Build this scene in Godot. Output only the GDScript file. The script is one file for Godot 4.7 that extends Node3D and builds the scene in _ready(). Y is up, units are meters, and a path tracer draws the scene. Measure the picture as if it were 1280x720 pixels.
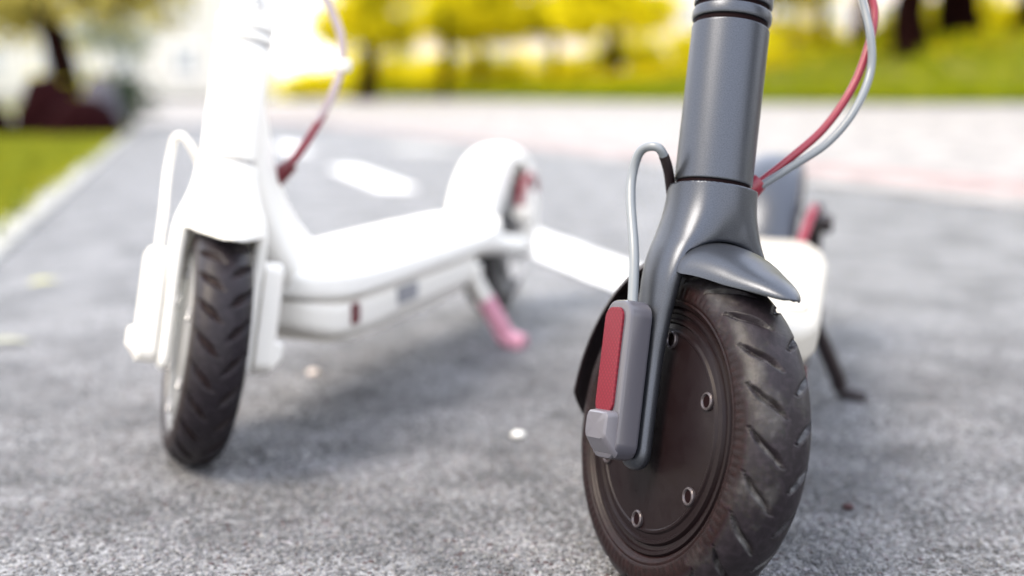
extends Node3D
# Two electric kick scooters parked on an asphalt park path. Metres, y up; the camera looks along -z.

const R := 0.108            # wheel radius
const WB := 0.82            # wheelbase
const TAU_TILT := 0.2558    # tilt of the steering axis
var rng := RandomNumberGenerator.new()
var M := {}                 # materials
var made_limbs := []
var cache := {}             # meshes shared by both scooters

# ------------------------------------------------------------------ nodes
func tag(o: Node, label := "", category := "", group := "", kind := "") -> Node:
	if label: o.set_meta("label", label)
	if category: o.set_meta("category", category)
	if group: o.set_meta("group", group)
	if kind: o.set_meta("kind", kind)
	return o

func numbered(called: String, parent: Node) -> String:
	if not parent.has_node(NodePath(called)): return called
	var k := 1
	while parent.has_node(NodePath("%s_%03d" % [called, k])): k += 1
	return "%s_%03d" % [called, k]

func base(called: String, xf: Transform3D) -> Node3D:
	var o := Node3D.new()
	o.name = numbered(called, self)
	add_child(o)
	o.transform = xf
	return o

func part(parent: Node, called: String, mesh: Mesh, mat: Material, xf := Transform3D()) -> MeshInstance3D:
	var o := MeshInstance3D.new()
	o.name = numbered(called, parent)
	o.mesh = mesh
	o.material_override = mat
	o.transform = xf
	parent.add_child(o)
	return o

# ------------------------------------------------------------------ triangles (kept counter-clockwise seen from outside)
func outward(t: PackedVector3Array) -> PackedVector3Array:
	var c := Vector3.ZERO
	for p in t: c += p
	c /= maxf(1.0, t.size())
	var vol := 0.0
	for i in range(0, t.size(), 3):
		vol += (t[i] - c).dot((t[i + 1] - c).cross(t[i + 2] - c))
	if vol < 0.0:
		for i in range(0, t.size(), 3):
			var s := t[i + 1]
			t[i + 1] = t[i + 2]
			t[i + 2] = s
	return t

func skin(rings: Array, caps := true, loop := false) -> PackedVector3Array:
	var t := PackedVector3Array()
	var m: int = rings.size()
	var n: int = rings[0].size()
	for i in (m if loop else m - 1):
		var a: PackedVector3Array = rings[i]
		var b: PackedVector3Array = rings[(i + 1) % m]
		for j in n:
			var k := (j + 1) % n
			t.append_array([a[j], a[k], b[k], a[j], b[k], b[j]])
	if caps and not loop:
		for e in [0, m - 1]:
			var r: PackedVector3Array = rings[e]
			var c := Vector3.ZERO
			for p in r: c += p
			c /= n
			for j in n:
				var k := (j + 1) % n
				if e == 0: t.append_array([c, r[k], r[j]])
				else: t.append_array([c, r[j], r[k]])
	return outward(t)

func moved(t: PackedVector3Array, xf: Transform3D) -> PackedVector3Array:
	var o := PackedVector3Array()
	o.resize(t.size())
	for i in t.size(): o[i] = xf * t[i]
	return outward(o)

func solid(lists: Array, crease := 38.0) -> ArrayMesh:
	var all := PackedVector3Array()
	for l in lists: all.append_array(l)
	var nf := all.size() / 3
	var fn := PackedVector3Array()
	fn.resize(nf)
	var at := {}
	for f in nf:
		fn[f] = (all[f * 3 + 1] - all[f * 3]).cross(all[f * 3 + 2] - all[f * 3])
		for k in 3:
			var key := Vector3i((all[f * 3 + k] * 40000.0).round())
			if at.has(key): at[key].append(f)
			else: at[key] = [f]
	var v := PackedVector3Array()
	var nn := PackedVector3Array()
	v.resize(nf * 3)
	nn.resize(nf * 3)
	var lim := cos(deg_to_rad(crease))
	for f in nf:
		var me := fn[f].normalized()
		for k in 3:
			var key := Vector3i((all[f * 3 + k] * 40000.0).round())
			var s := Vector3.ZERO
			for g in at[key]:
				if fn[g].normalized().dot(me) > lim: s += fn[g]
			var w: int = f * 3 + [0, 2, 1][k]
			v[w] = all[f * 3 + k]
			nn[w] = s.normalized() if s.length() > 1e-14 else (me if me.length() > 0.5 else Vector3.UP)
	var a := []
	a.resize(Mesh.ARRAY_MAX)
	a[Mesh.ARRAY_VERTEX] = v
	a[Mesh.ARRAY_NORMAL] = nn
	var m := ArrayMesh.new()
	m.add_surface_from_arrays(Mesh.PRIMITIVE_TRIANGLES, a)
	return m

# smooth grid of nu x nv points, wrapped in u (and v if asked); out is a point inside, to turn the faces
func grid(P: PackedVector3Array, nu: int, nv: int, wrap_u: bool, wrap_v: bool, flip := false, colors := PackedColorArray()) -> ArrayMesh:
	var idx := PackedInt32Array()
	var nrm := PackedVector3Array()
	nrm.resize(P.size())
	for i in (nu if wrap_u else nu - 1):
		for j in (nv if wrap_v else nv - 1):
			var a := i * nv + j
			var b := ((i + 1) % nu) * nv + j
			var c := ((i + 1) % nu) * nv + (j + 1) % nv
			var d := i * nv + (j + 1) % nv
			if flip: idx.append_array([a, c, b, a, d, c])
			else: idx.append_array([a, b, c, a, c, d])
			var n := (P[c] - P[a]).cross(P[d] - P[b])
			if not flip: n = -n
			nrm[a] += n
			nrm[b] += n
			nrm[c] += n
			nrm[d] += n
	for i in nrm.size(): nrm[i] = nrm[i].normalized()
	var arr := []
	arr.resize(Mesh.ARRAY_MAX)
	arr[Mesh.ARRAY_VERTEX] = P
	arr[Mesh.ARRAY_NORMAL] = nrm
	arr[Mesh.ARRAY_INDEX] = idx
	if colors.size(): arr[Mesh.ARRAY_COLOR] = colors
	var m := ArrayMesh.new()
	m.add_surface_from_arrays(Mesh.PRIMITIVE_TRIANGLES, arr)
	return m

func spline(pts: Array, per := 8) -> PackedVector3Array:
	var o := PackedVector3Array()
	var n := pts.size()
	for i in n - 1:
		var p0: Vector3 = pts[maxi(i - 1, 0)]
		var p1: Vector3 = pts[i]
		var p2: Vector3 = pts[i + 1]
		var p3: Vector3 = pts[mini(i + 2, n - 1)]
		for k in per:
			var t := float(k) / per
			o.append(0.5 * (2.0 * p1 + (p2 - p0) * t + (2.0 * p0 - 5.0 * p1 + 4.0 * p2 - p3) * t * t + (3.0 * p1 - p0 - 3.0 * p2 + p3) * t * t * t))
	o.append(pts[n - 1])
	return o

func tube(path: PackedVector3Array, r0: float, r1: float, seg := 12, flat := 1.0) -> PackedVector3Array:
	var rings := []
	var n := path.size()
	var side := Vector3.ZERO
	for i in n:
		var d := (path[mini(i + 1, n - 1)] - path[maxi(i - 1, 0)]).normalized()
		if side == Vector3.ZERO:
			side = d.cross(Vector3.UP if absf(d.y) < 0.9 else Vector3.RIGHT).normalized()
		side = (side - d * side.dot(d)).normalized()
		var up := side.cross(d)
		var r := lerpf(r0, r1, float(i) / maxf(1.0, n - 1))
		var ring := PackedVector3Array()
		for k in seg:
			var a := TAU * k / seg
			ring.append(path[i] + side * cos(a) * r + up * sin(a) * r * flat)
		rings.append(ring)
	return skin(rings)

# profile of (radius, along) turned about the y axis
func lathe(prof: Array, seg := 64, loop := false) -> PackedVector3Array:
	var rings := []
	for p in prof:
		var ring := PackedVector3Array()
		for k in seg:
			var a := TAU * k / seg
			ring.append(Vector3(cos(a) * p.x, p.y, sin(a) * p.x))
		rings.append(ring)
	return skin(rings, not loop, loop)

const ONTO_X := Basis(Vector3(0, 1, 0), Vector3(1, 0, 0), Vector3(0, 0, 1))  # y -> x

func rr(hx: float, hy: float, r: float, n := 5) -> PackedVector2Array:
	var o := PackedVector2Array()
	r = minf(r, minf(hx, hy))
	for q in 4:
		var c := Vector2((hx - r) * [1, -1, -1, 1][q], (hy - r) * [1, 1, -1, -1][q])
		for k in n + 1:
			var a := PI / 2 * (q + float(k) / n)
			o.append(c + Vector2(cos(a), sin(a)) * r)
	return o

# rounded slab: outline rounded rectangle in xy, thickness in z with rounded edges
func slab(hx: float, hy: float, r: float, hz: float, bevel: float, n := 6) -> PackedVector3Array:
	var rings := []
	for e in [[-hz, bevel], [-hz + bevel * 0.3, bevel * 0.3], [-hz + bevel, 0.0], [hz - bevel, 0.0], [hz - bevel * 0.3, bevel * 0.3], [hz, bevel]]:
		var ring := PackedVector3Array()
		for p in rr(hx - e[1], hy - e[1], maxf(0.0004, r - e[1]), n): ring.append(Vector3(p.x, p.y, e[0]))
		rings.append(ring)
	return skin(rings)

# sections along z: [z, half width, y low, y high, corner radius]
func loft_z(secs: Array, n := 6) -> PackedVector3Array:
	var rings := []
	for s in secs:
		var ring := PackedVector3Array()
		for p in rr(s[1], (s[3] - s[2]) / 2.0, s[4], n): ring.append(Vector3(p.x, p.y + (s[2] + s[3]) / 2.0, s[0]))
		rings.append(ring)
	return skin(rings)

# a thick curved sheet: f(u, v) gives the outer point, g(u, v) the inner one
func sheet(outer: PackedVector3Array, inner: PackedVector3Array, nu: int, nv: int) -> PackedVector3Array:
	var t := PackedVector3Array()
	for i in nu - 1:
		for j in nv - 1:
			var a := i * nv + j
			var b := a + nv
			t.append_array([outer[a], outer[b], outer[b + 1], outer[a], outer[b + 1], outer[a + 1]])
			t.append_array([inner[a], inner[b + 1], inner[b], inner[a], inner[a + 1], inner[b + 1]])
	for i in nu - 1:
		for j in [0, nv - 1]:
			var a: int = i * nv + j
			var b: int = a + nv
			if j: t.append_array([outer[a], outer[b], inner[b], outer[a], inner[b], inner[a]])
			else: t.append_array([outer[b], outer[a], inner[a], outer[b], inner[a], inner[b]])
	for j in nv - 1:
		for i in [0, nu - 1]:
			var a: int = i * nv + j
			var b: int = a + 1
			if i: t.append_array([outer[b], outer[a], inner[a], outer[b], inner[a], inner[b]])
			else: t.append_array([outer[a], outer[b], inner[b], outer[a], inner[b], inner[a]])
	return outward(t)

# ------------------------------------------------------------------ textures and materials
func noise_tex(size: int, type: int, freq: float, octaves: int, ramp: Array, sd := 1, normal := 0.0) -> NoiseTexture2D:
	var n := FastNoiseLite.new()
	n.noise_type = type
	n.frequency = freq
	n.seed = sd
	n.fractal_type = FastNoiseLite.FRACTAL_FBM if octaves > 1 else FastNoiseLite.FRACTAL_NONE
	n.fractal_octaves = octaves
	if type == FastNoiseLite.TYPE_CELLULAR:
		n.cellular_return_type = FastNoiseLite.RETURN_CELL_VALUE
	var t := NoiseTexture2D.new()
	t.width = size
	t.height = size
	t.seamless = true
	t.seamless_blend_skirt = 0.15
	t.noise = n
	if normal > 0.0:
		t.as_normal_map = true
		t.bump_strength = normal
	elif ramp.size():
		var g := Gradient.new()
		var off := PackedFloat32Array()
		var col := PackedColorArray()
		for r in ramp:
			off.append(r[0])
			col.append(r[1])
		g.offsets = off
		g.colors = col
		t.color_ramp = g
	return t

func grey(v: float) -> Color:
	return Color(v, v, v).linear_to_srgb()

func lin(r: float, g: float, b: float) -> Color:
	return Color(r, g, b).linear_to_srgb()

func mat(name_: String, c: Color, rough := 0.6, metal := 0.0) -> StandardMaterial3D:
	var m := StandardMaterial3D.new()
	m.resource_name = name_
	m.albedo_color = c
	m.roughness = rough
	m.metallic = metal
	M[name_] = m
	return m

func textured(m: StandardMaterial3D, t: Texture2D, scale_: float) -> StandardMaterial3D:
	m.albedo_texture = t
	m.uv1_triplanar = true
	m.uv1_world_triplanar = true
	m.uv1_scale = Vector3.ONE * scale_
	return m

func materials() -> void:
	var w := Color.WHITE
	var fine := noise_tex(512, FastNoiseLite.TYPE_SIMPLEX, 0.12, 3, [[0.0, grey(0.5)], [0.5, grey(0.8)], [1.0, w]], 3)
	var bump_fine := noise_tex(512, FastNoiseLite.TYPE_SIMPLEX, 0.2, 3, [], 4)
	var blotch := noise_tex(512, FastNoiseLite.TYPE_SIMPLEX, 0.012, 5, [[0.0, grey(0.35)], [0.4, grey(0.66)], [0.6, grey(0.95)], [1.0, w]], 5)
	var dust := noise_tex(512, FastNoiseLite.TYPE_SIMPLEX, 0.03, 5, [[0.0, grey(0.55)], [0.55, grey(0.6)], [0.68, grey(0.95)], [0.8, w], [1.0, w]], 6)
	# scooter paint
	var m := mat("grey_paint", lin(0.078, 0.085, 0.101), 0.35, 0.78)
	m.heightmap_enabled = true
	m.heightmap_texture = bump_fine
	m.heightmap_scale = 0.006
	textured(m, fine, 14.0)
	m.uv1_world_triplanar = false
	m = mat("white_paint", lin(0.80, 0.78, 0.73), 0.4)
	m.clearcoat_enabled = true
	m.clearcoat = 0.4
	mat("white_plastic", lin(0.74, 0.71, 0.65), 0.5)
	mat("cream_deck", lin(0.42, 0.39, 0.335), 0.5)
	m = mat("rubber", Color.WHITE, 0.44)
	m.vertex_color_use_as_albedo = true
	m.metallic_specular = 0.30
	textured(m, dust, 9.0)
	m.uv1_world_triplanar = false
	m.heightmap_enabled = true
	m.heightmap_texture = bump_fine
	m.heightmap_scale = 0.02
	m = mat("hub_metal", lin(0.0098, 0.0052, 0.006), 0.30, 0.1)
	m.metallic_specular = 0.30
	textured(m, fine, 10.0)
	m.uv1_world_triplanar = false
	mat("screw_rim", lin(0.077, 0.06545, 0.0693), 0.3, 0.5)
	mat("hub_light", lin(0.20, 0.20, 0.20), 0.45, 0.3)
	mat("black_plastic", lin(0.012, 0.006, 0.007), 0.42)
	mat("dark_gap", lin(0.006, 0.002, 0.0025), 0.6).metallic_specular = 0.15
	mat("steel", lin(0.385, 0.385, 0.4004), 0.3, 1.0)
	mat("cap_light", lin(0.095, 0.092, 0.108), 0.35)
	mat("grey_plastic", lin(0.06545, 0.06391, 0.077), 0.24)
	m = mat("red_reflector", lin(0.17, 0.014, 0.026), 0.4)
	m.heightmap_enabled = true
	m.heightmap_texture = bump_fine
	m.heightmap_scale = 0.03
	textured(m, fine, 16.0)
	m.uv1_world_triplanar = false
	mat("red_cable", lin(0.2002, 0.00924, 0.02464), 0.35)
	mat("grey_cable", lin(0.15, 0.165, 0.18), 0.3)
	mat("white_cable", lin(0.385, 0.308, 0.3157), 0.4)
	mat("pink_rubber", lin(0.6006, 0.2772, 0.3542), 0.5)
	mat("dark_red", lin(0.1078, 0.00924, 0.0154), 0.3)
	mat("port_grey", lin(0.231, 0.231, 0.2464), 0.5)
	var prism := Image.create(64, 64, false, Image.FORMAT_RGB8)
	for y in 64:
		for x in 64:
			var a := absf(fposmod((x + y) / 32.0, 1.0) - 0.5) * 2.0
			var b := absf(fposmod((x - y) / 32.0, 1.0) - 0.5) * 2.0
			var h := 0.78 + 0.22 * minf(a, b)
			prism.set_pixel(x, y, Color(h, h, h))
	var pt := ImageTexture.create_from_image(prism)
	textured(M.red_reflector, pt, 130.0)
	M.red_reflector.uv1_world_triplanar = false
	M.red_reflector.heightmap_enabled = false
	M.red_reflector.metallic_specular = 0.3
	M.hub_metal.roughness_texture = blotch
	M.hub_metal.roughness = 0.42
	# ground
	var grains := noise_tex(1024, FastNoiseLite.TYPE_CELLULAR, 0.085, 1, [[0.0, grey(0.12)], [0.35, grey(0.42)], [0.6, grey(0.62)], [0.85, grey(0.8)], [1.0, w]], 11)
	var lumps := noise_tex(1024, FastNoiseLite.TYPE_SIMPLEX, 0.09, 3, [], 12)
	m = mat("asphalt", lin(0.288, 0.288, 0.295), 0.5)
	textured(m, grains, 3.1)
	m.heightmap_enabled = true
	m.heightmap_texture = lumps
	m.heightmap_scale = 0.22
	m.detail_enabled = true
	m.detail_blend_mode = BaseMaterial3D.BLEND_MODE_MUL
	m.detail_albedo = blotch
	m.detail_uv_layer = BaseMaterial3D.DETAIL_UV_2
	m.uv2_triplanar = true
	m.uv2_world_triplanar = true
	m.uv2_scale = Vector3.ONE * 0.8
	m = mat("grit", lin(1, 1, 1), 0.55)
	m.vertex_color_use_as_albedo = true
	m = mat("road_paint", lin(0.80, 0.80, 0.78), 0.55)
	textured(m, noise_tex(512, FastNoiseLite.TYPE_SIMPLEX, 0.06, 4, [[0.0, grey(0.5)], [0.35, grey(0.85)], [0.5, w], [1.0, w]], 14), 2.0)
	m = mat("worn_paint", lin(0.34, 0.335, 0.32), 0.6)
	textured(m, blotch, 2.0)
	m = mat("pavement", lin(0.275, 0.258, 0.243), 0.7)
	textured(m, blotch, 0.5)
	m = mat("pink_paving", lin(0.30, 0.18, 0.168), 0.65)
	textured(m, blotch, 0.9)
	m = mat("kerb_stone", lin(0.33, 0.325, 0.30), 0.7)
	textured(m, blotch, 1.3)
	m = mat("lawn_soil", lin(0.1309, 0.1309, 0.0077), 0.95)
	textured(m, noise_tex(512, FastNoiseLite.TYPE_SIMPLEX, 0.03, 5, [[0.0, lin(0.45, 0.5, 0.4)], [0.5, lin(0.8, 0.8, 0.6)], [1.0, w]], 15), 0.4)
	for q in [["grass_blades", 0.5], ["leaves", 0.9]]:
		m = mat(q[0], Color.WHITE, 0.6)
		m.vertex_color_use_as_albedo = true
		m.metallic_specular = 0.2
		m.roughness = 0.85
		m.backlight_enabled = true
		m.backlight = Color(q[1], q[1], q[1])
	m = mat("bark", lin(0.01848, 0.00616, 0.00539), 0.95)
	m.metallic_specular = 0.1
	textured(m, blotch, 2.5)
	m.heightmap_enabled = true
	m.heightmap_texture = lumps
	m.heightmap_scale = 3.0
	m = mat("boulder", lin(0.01232, 0.00308, 0.00385), 0.95)
	m.metallic_specular = 0.1
	textured(m, blotch, 2.0)
	mat("pale_rock", lin(0.055, 0.052, 0.066), 0.8)
	var plain_wall := noise_tex(256, FastNoiseLite.TYPE_SIMPLEX, 0.02, 4, [[0.0, grey(0.85)], [1.0, w]], 17)
	m = mat("facade", lin(0.74, 0.64, 0.58), 0.8)
	textured(m, plain_wall, 0.15)
	m = mat("pale_facade", lin(0.55, 0.54, 0.50), 0.8)
	textured(m, plain_wall, 0.15)
	mat("window_glass", lin(0.28, 0.30, 0.32), 0.15)
	mat("frame_white", lin(0.8, 0.8, 0.78), 0.5)
	mat("roof", lin(0.30, 0.22, 0.20), 0.8)

# ------------------------------------------------------------------ scooter pieces (x left, y up, z forward)
# front forks are built about the front axle: x left, y along the steering axis, z square to it
func smin(a: float, b: float, k: float) -> float:
	var h := maxf(k - absf(a - b), 0.0) / k
	return minf(a, b) - h * h * k * 0.25

func leg_curve(y: float) -> Array:
	var K := [[-0.03, 0.0352, 0.0064, 0.0138, 0.0], [0.04, 0.0352, 0.0065, 0.0142, 0.0008], [0.065, 0.0352, 0.0068, 0.0158, 0.0020], [0.085, 0.0346, 0.0074, 0.0176, 0.0034], [0.1, 0.0326, 0.0086, 0.0198, 0.0038], [0.115, 0.0270, 0.0108, 0.0220, 0.0028], [0.13, 0.0174, 0.0142, 0.0236, 0.0012], [0.145, 0.0104, 0.0163, 0.0246, 0.0003], [0.16, 0.0078, 0.0175, 0.0250, 0.0], [0.2, 0.0075, 0.0178, 0.0252, 0.0]]
	var i := 0
	while i < K.size() - 2 and y > K[i + 1][0]: i += 1
	var t := clampf((y - K[i][0]) / (K[i + 1][0] - K[i][0]), 0.0, 1.0)
	var o := []
	var h: float = K[i + 1][0] - K[i][0]
	for k in [1, 2, 3, 4]:
		var a: float = K[i][k]
		var b: float = K[i + 1][k]
		var ma: float = (b - K[maxi(i - 1, 0)][k]) / (K[i + 1][0] - K[maxi(i - 1, 0)][0]) * h
		var mb: float = (K[mini(i + 2, K.size() - 1)][k] - a) / (K[mini(i + 2, K.size() - 1)][0] - K[i][0]) * h
		var t2 := t * t
		var t3 := t2 * t
		o.append((2.0 * t3 - 3.0 * t2 + 1.0) * a + (t3 - 2.0 * t2 + t) * ma + (3.0 * t2 - 2.0 * t3) * b + (t3 - t2) * mb)
	return o

func fork_field(p: Vector3) -> float:
	var c := leg_curve(p.y)
	var below: float = maxf(0.0, -0.013 - p.y) / c[2]
	var dz := pow(absf(p.z - c[3]) / c[2], 2.5)
	var dy := pow(below, 2.5)
	var s: float = minf(c[1], c[2])
	var d1 := (pow(pow(absf(p.x - c[0]) / c[1], 2.5) + dz + dy, 0.4) - 1.0) * s
	var d2 := (pow(pow(absf(p.x + c[0]) / c[1], 2.5) + dz + dy, 0.4) - 1.0) * s
	var d := smin(d1, d2, 0.010)
	d = smin(d, maxf(Vector2(p.x, p.z).length() - lerpf(0.0243, 0.0256, smoothstep(0.16, 0.12, p.y)), 0.112 - p.y), 0.012)
	var hole := maxf(Vector2(p.y, p.z).length() - 0.1262 + 0.016 * pow(p.x / 0.0345, 2.0), absf(p.x) - 0.0285)
	d = -smin(-d, hole, 0.0025)
	return maxf(d, p.y - 0.1615)

func fork_mesh() -> ArrayMesh:
	var c := 0.0018
	var lo := Vector3(-0.050, -0.030, -0.040)
	var n := Vector3i(57, 109, 46)
	var val := PackedFloat32Array()
	val.resize(n.x * n.y * n.z)
	for i in n.x:
		for j in n.y:
			for k in n.z:
				val[(i * n.y + j) * n.z + k] = fork_field(lo + Vector3(i, j, k) * c)
	var P := PackedVector3Array()
	var N := PackedVector3Array()
	var idx := PackedInt32Array()
	var id := PackedInt32Array()
	id.resize(val.size())
	id.fill(-1)
	var corner := []
	for a in 2:
		for b in 2:
			for d in 2: corner.append(Vector3i(a, b, d))
	for i in n.x - 1:
		for j in n.y - 1:
			for k in n.z - 1:
				var neg := 0
				for q in corner:
					if val[((i + q.x) * n.y + j + q.y) * n.z + k + q.z] < 0.0: neg += 1
				if neg == 0 or neg == 8: continue
				var s := Vector3.ZERO
				var cnt := 0
				for a in 8:
					for e in [1, 2, 4]:
						var b: int = a | e
						if b == a: continue
						var qa: Vector3i = corner[a]
						var qb: Vector3i = corner[b]
						var va := val[((i + qa.x) * n.y + j + qa.y) * n.z + k + qa.z]
						var vb := val[((i + qb.x) * n.y + j + qb.y) * n.z + k + qb.z]
						if (va < 0.0) != (vb < 0.0):
							s += Vector3(qa).lerp(Vector3(qb), va / (va - vb))
							cnt += 1
				var p := lo + (Vector3(i, j, k) + s / cnt) * c
				var h := 0.0009
				var g := Vector3(fork_field(p + Vector3(h, 0, 0)) - fork_field(p - Vector3(h, 0, 0)), fork_field(p + Vector3(0, h, 0)) - fork_field(p - Vector3(0, h, 0)), fork_field(p + Vector3(0, 0, h)) - fork_field(p - Vector3(0, 0, h)))
				id[(i * n.y + j) * n.z + k] = P.size()
				P.append(p)
				N.append(g.normalized())
	for i in range(1, n.x - 1):
		for j in range(1, n.y - 1):
			for k in range(1, n.z - 1):
				var v0 := val[(i * n.y + j) * n.z + k]
				for ax in 3:
					var e := Vector3i(int(ax == 0), int(ax == 1), int(ax == 2))
					var v1 := val[((i + e.x) * n.y + j + e.y) * n.z + k + e.z]
					if (v0 < 0.0) == (v1 < 0.0): continue
					var a := Vector3i(int(ax == 1), int(ax == 2), int(ax == 0))
					var b := Vector3i(int(ax == 2), int(ax == 0), int(ax == 1))
					var q := []
					for o in [Vector3i.ZERO, a, a + b, b]:
						q.append(id[((i - o.x) * n.y + j - o.y) * n.z + k - o.z])
					if q.min() < 0: continue
					if v0 > 0.0: idx.append_array([q[0], q[2], q[1], q[0], q[3], q[2]])
					else: idx.append_array([q[0], q[1], q[2], q[0], q[2], q[3]])
	var arr := []
	arr.resize(Mesh.ARRAY_MAX)
	arr[Mesh.ARRAY_VERTEX] = P
	arr[Mesh.ARRAY_NORMAL] = N
	arr[Mesh.ARRAY_INDEX] = idx
	var m := ArrayMesh.new()
	m.add_surface_from_arrays(Mesh.PRIMITIVE_TRIANGLES, arr)
	return m

# closed section of the tyre, walked from the right bead over the tread to the left bead and back inside
func tyre_mesh(nu: int, nv: int, broad: float, worn: bool) -> ArrayMesh:  # worn: dust patches, plus groove walls painted paler as if lit
	var prof := []
	for k in nv:
		var a := lerpf(-1.0, 1.0, float(k) / (nv - 1))       # -1 right bead, 1 left bead
		prof.append(a)
	var P := PackedVector3Array()
	var inner := 6
	var C := PackedColorArray()
	var wear_and_lit_edge := FastNoiseLite.new()
	wear_and_lit_edge.seed = 8
	wear_and_lit_edge.frequency = 45.0
	var total := nv + inner
	for i in nu:
		var th := TAU * i / nu
		for k in nv:
			var a: float = prof[k]
			var an := a * 2.25                                  # angle round the section
			var cx := signf(sin(an)) * pow(absf(sin(an)), 0.92)
			var cy := cos(an)
			var x := 0.0245 * cx
			var r := 0.0862 + (0.0218 * (signf(cy) * pow(absf(cy), 0.86)) if cy > 0.0 else 0.0115 * cy)
			# tread: slanting grooves on both sides of the crown, mirrored and staggered
			var across := an * 0.021                            # metres from the crown
			var side := signf(across)
			var lat := absf(across)
			var dep := 0.0
			var edge := 0.0
			if lat > 0.0022 and lat < 0.0235:
				var pitch := TAU / 24.0
				var along := (th + side * pitch * 0.25) * R
				var ph := fposmod(along + (lat - 0.002) * 1.15 + 0.0015 * sin(lat * 260.0), pitch * R)
				var dist := minf(ph, pitch * R - ph)
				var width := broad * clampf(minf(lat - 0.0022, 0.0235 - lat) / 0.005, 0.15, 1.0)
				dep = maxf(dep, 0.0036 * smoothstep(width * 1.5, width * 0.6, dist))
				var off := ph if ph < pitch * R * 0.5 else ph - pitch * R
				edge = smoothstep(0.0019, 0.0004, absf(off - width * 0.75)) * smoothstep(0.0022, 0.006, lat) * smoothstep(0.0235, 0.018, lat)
			# shoulder teeth and sidewall rings
			if lat > 0.026 and lat < 0.0325:
				dep += 0.00018 * smoothstep(-0.1, 0.5, sin(th * 110.0)) * smoothstep(0.026, 0.028, lat)
			if lat > 0.0345 and lat < 0.0362: dep += 0.0008
			if lat > 0.0405 and lat < 0.0418: dep += 0.0006
			var nrm := Vector2(sin(an), cos(an))
			x -= nrm.x * dep
			r -= nrm.y * dep
			P.append(Vector3(x, r * cos(th), r * sin(th)))
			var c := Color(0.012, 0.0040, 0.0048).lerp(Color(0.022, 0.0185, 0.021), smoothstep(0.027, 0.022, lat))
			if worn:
				c = c.lerp(Color(0.20, 0.20, 0.205), 0.9 * edge * smoothstep(-0.25, 0.35, wear_and_lit_edge.get_noise_3d(x, r * cos(th), r * sin(th))))  # dusty lining with the lit side of each groove put into its colour
				c = c.lerp(Color(0.075, 0.071, 0.071), 0.55 * smoothstep(0.12, 0.5, wear_and_lit_edge.get_noise_3d(x * 0.7 + 3.0, r * cos(th) * 0.5, r * sin(th) * 0.5)) * smoothstep(0.036, 0.02, lat))
			else:
				c = c.lerp(Color(0.012, 0.004, 0.005), clampf(dep / 0.002, 0.0, 1.0)) if lat < 0.025 else c
			C.append(c)
		for k in inner:
			C.append(Color(0.012, 0.0040, 0.0048))
			var t := float(k + 1) / (inner + 1)
			P.append(Vector3(lerpf(0.018, -0.018, t), (0.078) * cos(th), 0.078 * sin(th)))
	return grid(P, nu, total, true, true, true, C)

func hub_cover(seg := 96) -> PackedVector3Array:
	# (radius, outward): a shallow pan with a raised ring, set in the tyre's bead
	return moved(lathe([Vector2(0.0795, 0.0), Vector2(0.0795, 0.0205), Vector2(0.0785, 0.0222), Vector2(0.0765, 0.0222), Vector2(0.0755, 0.0202), Vector2(0.0732, 0.0200), Vector2(0.0718, 0.0224), Vector2(0.0704, 0.0226), Vector2(0.0692, 0.0206), Vector2(0.0660, 0.0212), Vector2(0.0648, 0.0226), Vector2(0.0636, 0.0228), Vector2(0.0626, 0.0221), Vector2(0.050, 0.0232), Vector2(0.030, 0.0240), Vector2(0.001, 0.0242), Vector2(0.001, 0.0)], seg), Transform3D(ONTO_X, Vector3.ZERO))

func screw_mesh() -> ArrayMesh:
	return solid([lathe([Vector2(0.0036, -0.002), Vector2(0.0056, -0.002), Vector2(0.0057, 0.0008), Vector2(0.0052, 0.0014), Vector2(0.0045, 0.0015), Vector2(0.0040, 0.0008), Vector2(0.0037, 0.0)], 28, true)])

func socket_mesh() -> ArrayMesh:
	return solid([lathe([Vector2(0.0001, -0.0018), Vector2(0.0038, -0.0018), Vector2(0.0038, 0.0004), Vector2(0.0001, 0.0004)], 12)])

# a mudguard round an axle: angle 0 is up, positive is forward
func guard(a0: float, a1: float, r: float, half: float, drop: float, flange: float, tip0: float, tip1: float, nu := 60, nv := 25, thick := 0.0022, skirt := 0.0) -> PackedVector3Array:
	var O := PackedVector3Array()
	var I := PackedVector3Array()
	for i in nu:
		var t := float(i) / (nu - 1)
		var a := deg_to_rad(lerpf(a0, a1, t))
		var w := half
		if tip0 > 0.0: w *= sqrt(clampf(t / tip0, 0.0, 1.0)) * 0.97 + 0.03
		if tip1 > 0.0: w *= pow(clampf((1.0 - t) / tip1, 0.0, 1.0), 0.52) * 0.985 + 0.015
		var shrink := w / half
		var grow := 0.0050 * smoothstep(0.6, 1.0, t) if tip1 > 0.0 else 0.0
		for j in nv:
			var s := lerpf(-1.0, 1.0, float(j) / (nv - 1))
			var x := w * sin(s * PI / 2)
			var rr_ := r + grow - drop * shrink * (1.0 - cos(s * PI / 2)) - (flange + skirt * smoothstep(6.0, 34.0, absf(rad_to_deg(a) + 4.0))) * shrink * maxf(0.0, absf(s) - 0.75) / 0.25
			O.append(Vector3(x, rr_ * cos(a), rr_ * sin(a)))
			var xi := x * (1.0 - thick / half)
			I.append(Vector3(xi, (rr_ - thick * cos(s * PI / 2) - 0.0001) * cos(a), (rr_ - thick * cos(s * PI / 2) - 0.0001) * sin(a)))
	return sheet(O, I, nu, nv)

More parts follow.
